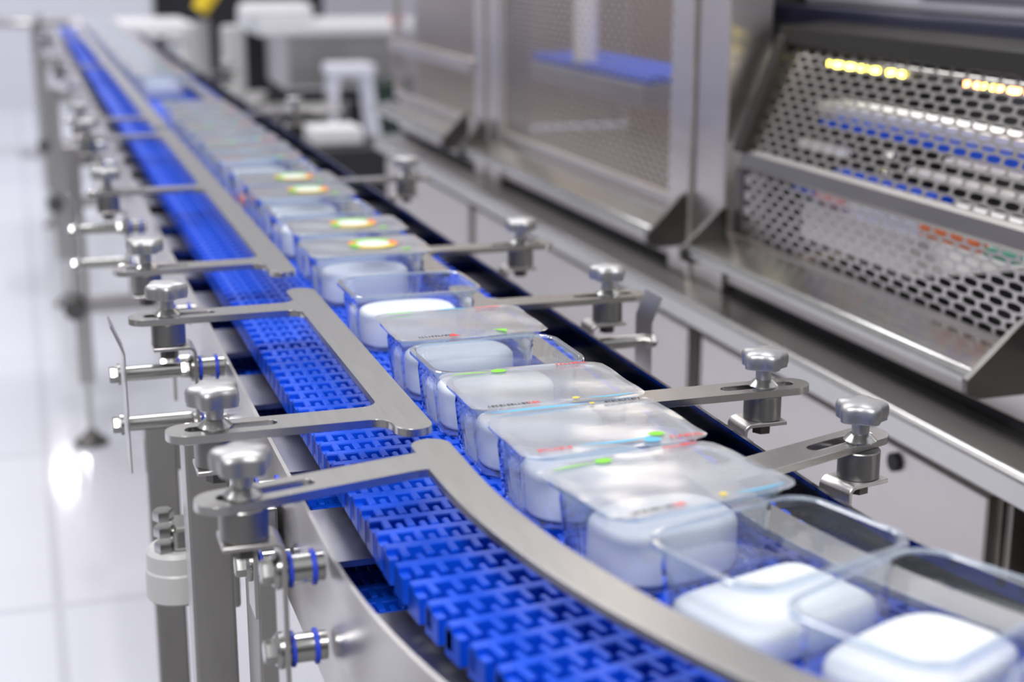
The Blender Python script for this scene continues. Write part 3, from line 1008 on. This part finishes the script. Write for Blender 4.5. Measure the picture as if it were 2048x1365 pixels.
# --- what stands inside behind the doors
single('inner_wall', MB().box(1.75, 1.77, 2.36, 4.325, .7645, 2.0), MT['brown'], 'brown inner wall seen through the perforated doors', 'panel', (1.75, 2.36, .76), 0)
single('inner_partition', MB().box(1.10, 1.75, 4.33, 4.35, .77, 2.0), MT['machine'], 'steel end wall of the machine behind the far door', 'panel', (1.1, 4.33, .77), 0)
single('inner_conveyor', MB().box(1.28, 1.48, 3.05, 3.82, 1.005, 1.022), MT['blue'], 'blue inner conveyor seen through the large perforated door', 'conveyor', (1.28, 3.05, 1.0), 0, .003)
single('inner_conveyor_beam', MB().box(1.27, 1.48, 3.05, 3.82, .955, 1.003), MT['counter'], 'steel beam carrying the blue inner conveyor behind the large perforated door', 'beam', (1.22, 2.36, .985), 0, .003)
single('filling_nozzle', MB().cyl((1.30, 3.48, 1.0225), .030, .30), MT['whitetop'], 'white upright cylinder above the inner blue conveyor behind the perforated door', 'nozzle', (1.3, 3.48, 1.022))

# --- the sloped guard
hood = thing('sloped_guard', 'perforated steel guard with sloped upper sheet and dark frame at the upper right', 'guard', (0, 0, 0))
put('lower_sheet', perf_mb((XM, .90, .864), (0, 1, 0), (0, 0, 1), 1.19, .105), MT['perf'], hood, 0)
mb = MB()
prof = [(XM - .002, .966), (XM - .006, .972), (XM - .002, .992), (XM + .006, .998), (XM + .012, .992), (XM + .006, .966)]
mb.rings([[(x, .88, z) for x, z in prof], [(x, 2.10, z) for x, z in prof]])
put('fold', mb, MT['fold'], hood, 30)
slope = Vector((.070, 0, .162))
put('upper_sheet', perf_mb((XM + .004, .90, .996), (0, 1, 0), slope, 1.19, slope.length - .01), MT['perf'], hood, 0)
for (y0, y1) in ((.88, .905), (2.085, 2.115)):
    pr_ = [(XM - .012, .992), (XM + .03, .992), (XM + .095, 1.16), (XM + .058, 1.165)]
    put('side_frame', MB().rings([[(x, y0, z) for x, z in pr_], [(x, y1, z) for x, z in pr_]]), MT['trim'], hood, 0, .003)
pr_ = [(XM + .058, 1.150), (XM + .062, 1.178), (XM + .15, 1.184), (XM + .15, 1.172), (XM + .09, 1.150)]
put('top_frame', MB().rings([[(x, .88, z) for x, z in pr_], [(x, 2.115, z) for x, z in pr_]]), MT['trim'], hood, 30, .003)
for (y0, y1) in ((.88, .90), (2.09, 2.115)):
    put('lower_frame', MB().box(XM - .003, XM + .01, y0, y1, .864, .966), MT['darksteel'], hood, 0, .001)
# inside the guard
single('inner_belt', MB().box(1.125, 1.160, .9, 2.02, 1.037, 1.049), MT['blue'], 'upper blue strip of belt seen through the sloped sheet', 'belt', (1.14, .9, 1.04), 0, .002)
single('inner_belt', MB().box(1.085, 1.115, 1.65, 1.90, .978, .991), MT['blue'], 'lower short blue strip of belt seen just above the guard fold', 'belt', (1.1, 1.65, .978), 0, .002)
single('inner_bar', MB().box(1.150, 1.20, .9, 2.08, 1.0495, 1.068), MT['whitetop'], 'upper white rail behind the sloped sheet, above the blue strip', 'bar', (1.15, .9, 1.05), 0, .003)
single('inner_bar', MB().box(1.115, 1.14, .9, 1.68, 1.024, 1.034), MT['whitetop'], 'middle white rail behind the sloped sheet, below the blue strip', 'bar', (1.12, .9, 1.02), 0, .002)
single('inner_bar', MB().box(1.10, 1.12, .9, 1.74, 1.004, 1.013), MT['whitetop'], 'lowest white rail behind the sloped sheet', 'bar', (1.11, .9, 1.0), 0, .002)
single('inner_bar', MB().box(1.115, 1.14, 1.95, 2.07, 1.000, 1.012), MT['whitetop'], 'short white rail at the left end behind the sloped sheet', 'bar', (1.12, 1.95, 1.0), 0, .002)
single('highlight_dome', MB().lathe([(.009, 0), (.009, .003), (.007, .008), (.003, .0105), (.0005, .011)], 24), MT['bright'], 'lower polished dome added for a bright highlight behind the sloped sheet', 'bolt', (0, 0, 0)).location = (1.10, 1.792, .994)  # two polished domes added only to give bright highlights here
single('highlight_dome', MB().lathe([(.007, 0), (.007, .003), (.005, .007), (.002, .009), (.0005, .0095)], 24), MT['bright'], 'upper polished dome added for a bright highlight behind the sloped sheet', 'bolt', (0, 0, 0)).location = (1.10, 1.783, 1.020)
single('inner_bin', MB().box(1.09, 1.30, 1.70, 2.0, .872, .932), MT['whitetop'], 'white bin seen through the lower guard sheet', 'bin', (1.12, 1.5, .87), 0, .006)
single('inner_strip', MB().box(1.085, 1.10, 1.55, 1.68, .936, .950), MT['orange'], 'orange strip seen through the lower guard sheet', 'strip', (1.09, 1.55, .94), 0, .002)
single('inner_strip', MB().box(1.085, 1.10, 1.96, 2.02, .944, .954), MT['blue'], 'short blue strip seen through the lower guard sheet', 'strip', (1.09, 1.9, .94), 0, .002)
single('inner_strip', MB().box(1.085, 1.10, 1.88, 1.955, .938, .950), flat('pink_ink', (.75, .35, .38), .5), 'short pink strip seen through the lower guard sheet', 'strip', (1.09, 1.9, .94), 0, .002)
single('inner_strip', MB().box(1.085, 1.10, 1.48, 1.54, .936, .946), flat('sea_green', (.12, .42, .30), .5), 'short green strip seen through the lower guard sheet', 'strip', (1.09, 1.5, .94), 0, .002)
for k, (ya, yb, mt, lb) in enumerate([(1.96, 2.05, 'lampY', 'brightest yellow lamp under the dark top frame'), (1.915, 1.94, 'lampY', 'middle small yellow lamp under the dark top frame'), (1.85, 1.885, 'lampY', 'right small yellow lamp under the dark top frame'), (1.675, 1.70, 'lampO', 'left orange lamp under the dark top frame'), (1.645, 1.66, 'lampY', 'small yellow lamp between the orange lamps'), (1.54, 1.63, 'lampO', 'rightmost long orange lamp under the dark top frame')]):
    single('indicator_lamp', MB().box(1.150, 1.156, ya, yb, 1.120, 1.128), MT[mt], lb, 'lamp', (1.15, ya, 1.12), 0, 0, 'lamps inside the sloped guard')
single('lamp_rail', MB().box(1.1565, 1.17, 1.0, 2.08, 1.115, 1.133), MT['darksteel'], 'dark rail carrying the lamps inside the sloped guard', 'rail', (1.156, 1, 1.115), 0)
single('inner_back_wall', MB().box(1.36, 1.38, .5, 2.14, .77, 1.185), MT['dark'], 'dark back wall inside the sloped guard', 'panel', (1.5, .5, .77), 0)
uh = thing('upper_housing', 'pale grey machine housing with dark framed windows above the sloped guard', 'housing', (0, 0, 0))
put('body', MB().box(1.26, 2.1, .4, 2.34, 1.20, 2.0), flat('lilac_grey_panel', (.62, .61, .67), .35), uh, 0, .01)
put('sill', MB().box(1.195, 1.258, .4, 2.34, 1.172, 1.200), flat('navy_sill', (.03, .03, .06), .3), uh, 0, .004)
for (ya, yb) in ((.5, 1.45), (1.55, 1.98)):
    put('window_frame', MB().box(1.250, 1.262, ya, yb, 1.225, 1.7), MT['machine'], uh, 0, .003)
    put('window_pane', MB().box(1.245, 1.252, ya + .03, yb - .03, 1.25, 1.67), flat('pale_glass', (.75, .76, .80), .15), uh, 0)
# ------------------------------------------------------------------ far background
ct = thing('steel_counter', 'blurred steel counter with pale top in the far background', 'counter', (0, 0, 0))
put('worktop', MB().box(1.45, 2.75, 9.6, 10.6, .735, .80), MT['whitetop'], ct, 0, .01)
put('body', MB().box(1.62, 2.28, 9.75, 10.5, .38, .735), MT['counter'], ct, 0, .03)
put('side_body', MB().box(2.28, 2.62, 9.8, 10.5, .45, .735), MT['machine'], ct, 0, .02)
for x in (1.66, 2.58):
    put('leg', MB().box(x - .03, x + .03, 9.9, 9.96, 0, .45), MT['darksteel'], ct, 0)
single('white_case', MB().box(1.36, 1.80, 9.65, 9.95, .8005, .93), MT['whitetop'], 'white rounded case on the counter in the background', 'case', (1.4, 9.65, .8), 0, .04)
single('red_button', MB().lathe([(.03, 0), (.045, .01), (.045, .03), (.02, .045)], 20, (2.33, 9.66, .8005), 'z'), MT['tomato'], 'blurred red button at the edge of the background counter', 'button', (2.33, 9.66, .78))
single('dark_cabinet', MB().box(1.5, 3.6, 10.7, 11.2, 0, .75), MT['dark'], 'black cabinet behind the background counter', 'cabinet', (1.5, 10.7, 0), 0, .02)
single('dark_cabinet', MB().box(1.3, 2.7, 8.95, 9.2, .02, .38), MT['dark'], 'low black cabinet behind the white stool', 'cabinet', (1.3, 8.95, 0), 0, .02)
single('dark_cabinet', MB().box(1.95, 2.15, 8.6, 8.9, .12, .52), flat('dark_green', (.01, .03, .02), .5), 'small dark green cabinet right of the white stool', 'cabinet', (1.95, 8.6, .2), 0, .02)
st = thing('bar_stool', 'white bar stool standing on a white base right of the conveyor', 'stool', (1.76, 8.45, 0))
put('seat', MB().box(-.13, .13, -.12, .12, .58, .65), MT['lav'], st, 0, .02)
for sx in (-1, 1):
    for sy in (-1, 1):
        put('leg', MB().rings([[(sx * .14 - .018, sy * .13 - .018, .1205), (sx * .14 + .018, sy * .13 - .018, .1205), (sx * .14 + .018, sy * .13 + .018, .1205), (sx * .14 - .018, sy * .13 + .018, .1205)], [(sx * .09 - .018, sy * .09 - .018, .58), (sx * .09 + .018, sy * .09 - .018, .58), (sx * .09 + .018, sy * .09 + .018, .58), (sx * .09 - .018, sy * .09 + .018, .58)]]), MT['lav'], st, 0)
single('stool_base', MB().box(1.35, 2.3, 7.9, 8.9, 0, .12), MT['lav'], 'low white platform under the bar stool', 'platform', (1.35, 7.9, 0), 0, .02)
tr = thing('service_trolley', 'dark trolley with steel shelves right of the far trays', 'trolley', (0, 0, 0))
for z in (.30, .46, .60):
    put('shelf', MB().box(1.0, 1.30, 6.3, 6.7, z, z + .02), MT['counter'], tr, 0, .004)
for x in (1.0, 1.28):
    for y_ in (6.3, 6.68):
        put('post', MB().box(x, x + .022, y_, y_ + .022, 0, .66), MT['leg'], tr, 0)
put('back_panel', MB().box(1.0, 1.3, 6.70, 6.71, .05, .66), MT['dark'], tr, 0)
single('white_box', MB().box(1.07, 1.27, 5.85, 6.05, .535, .602), MT['whitetop'], 'white carton on the dark stand beside the conveyor', 'box', (1.07, 5.85, .53), 0, .01)
single('dark_stand', MB().box(.95, 1.40, 5.75, 6.15, 0, .533), MT['dark'], 'dark stand carrying the white carton', 'stand', (.95, 5.75, 0), 0, .01)
for (x, y_, r, z0, z1, mt, lb) in ((.955, 7.15, .055, .60, .93, 'ltgrey', 'right pale upright cylinder beside the far end of the belt'), (.775, 7.24, .035, .60, .93, 'ltgrey', 'left slim pale cylinder beside the far end of the belt')):
    single('tank', MB().cyl((0, 0, z0 + .0005), r, z1 - z0, 'z', 28, .01), MT[mt], lb, 'tank', (0, 0, 0)).location = (x, y_, 0)
single('support_table', MB().box(.66, 1.15, 6.95, 7.5, .55, .60).box(.68, .72, 6.97, 7.01, 0, .55).box(1.09, 1.13, 6.97, 7.01, 0, .55).box(.68, .72, 7.44, 7.48, 0, .55).box(1.09, 1.13, 7.44, 7.48, 0, .55), MT['counter'], 'steel table carrying the two pale cylinders', 'table', (.66, 6.95, 0), 0, .004)
single('robot_arm', MB().tube([(.94, 8.28, .95), (.96, 8.28, .98), (1.02, 8.29, 1.06), (1.10, 8.3, 1.2)], .045, 16), MT['yellow'], 'yellow blurred arm hanging at the top edge of the photo', 'arm', (.94, 8.28, .9))
single('arm_stand', MB().cyl((0, 0, 0), .05, .90), MT['counter'], 'steel pedestal under the yellow arm', 'pedestal', (0, 0, 0)).location = (.94, 8.28, 0)
single('white_table', MB().box(.35, .95, 8.6, 9.4, .80, .87).box(.38, .44, 8.63, 8.69, 0, .8).box(.86, .92, 8.63, 8.69, 0, .8).box(.38, .44, 9.3, 9.36, 0, .8).box(.86, .92, 9.3, 9.36, 0, .8), MT['whitetop'], 'white table beyond the far end of the conveyor', 'table', (.35, 8.6, 0), 0, .01)
single('white_partition', MB().box(-4.5, 1.08, 12.9, 13.0, 0, 2.2), MT['lav'], 'white partition wall in the far left background', 'partition', (-4.5, 12.9, 0), 0)
single('black_backdrop', MB().box(1.12, 2.5, 13.0, 13.1, 0, 1.12), MT['dark'], 'black backdrop panel behind the far tables', 'backdrop', (1.12, 13.0, 0), 0)

pt = thing('pedestal_table', 'blurred grey brown pedestal table at the top left beyond the conveyor end', 'table', (.135, 10.1, 0))
put('table_top', MB().lathe([(.30, .80), (.31, .81), (.31, .83), (.30, .84)], 40), MT['leg'], pt)
put('pedestal', MB().lathe([(.16, 0), (.16, .015), (.03, .04), (.03, .80)], 28), MT['bright'], pt)

single('inner_partition', MB().box(1.06, 1.75, 2.346, 2.352, .77, 2.0), MT['darksteel'], 'dark partition inside the machine beside the wide bright post', 'panel', (1.06, 2.35, .77), 0)
single('added_dark_floor', MB().box(-6, 6, -3.5, 2.2, .0005, .002), flat('added_floor_grey', (.24, .24, .25), .9), 'unseen dark grey floor sheet added to darken the reflections in the steel', 'added_dark_floor', (0, 0, 0), 0)['kind'] = 'structure'  # out of view, added so the steel side faces reflect a darker floor

# unseen fill lights added to brighten the inside of the machine
def fill_light(loc, sx_, sy_, power, color):
    d = bpy.data.lights.new('interior_fill', 'AREA')
    d.shape = 'RECTANGLE'; d.size = sx_; d.size_y = sy_; d.energy = power; d.color = color
    o = bpy.data.objects.new('interior_fill', d)
    COL.objects.link(o); o.location = loc
fill_light((1.24, 1.5, 1.165), .10, 1.0, 2.2, (1, .98, .95))
fill_light((1.40, 3.0, 1.95), .3, 1.0, 5, (1, .85, .70))

single('gap_shade_strip', MB().box(XM + .012, XM + .03, .3, 4.30, .7635, .7785), MT['dark'], 'long black strip put in for the shaded gap between the apron panels and the ledge', 'strip', (XM, .3, .76), 0)  # black strip stands in for the shade in the gap above the ledge
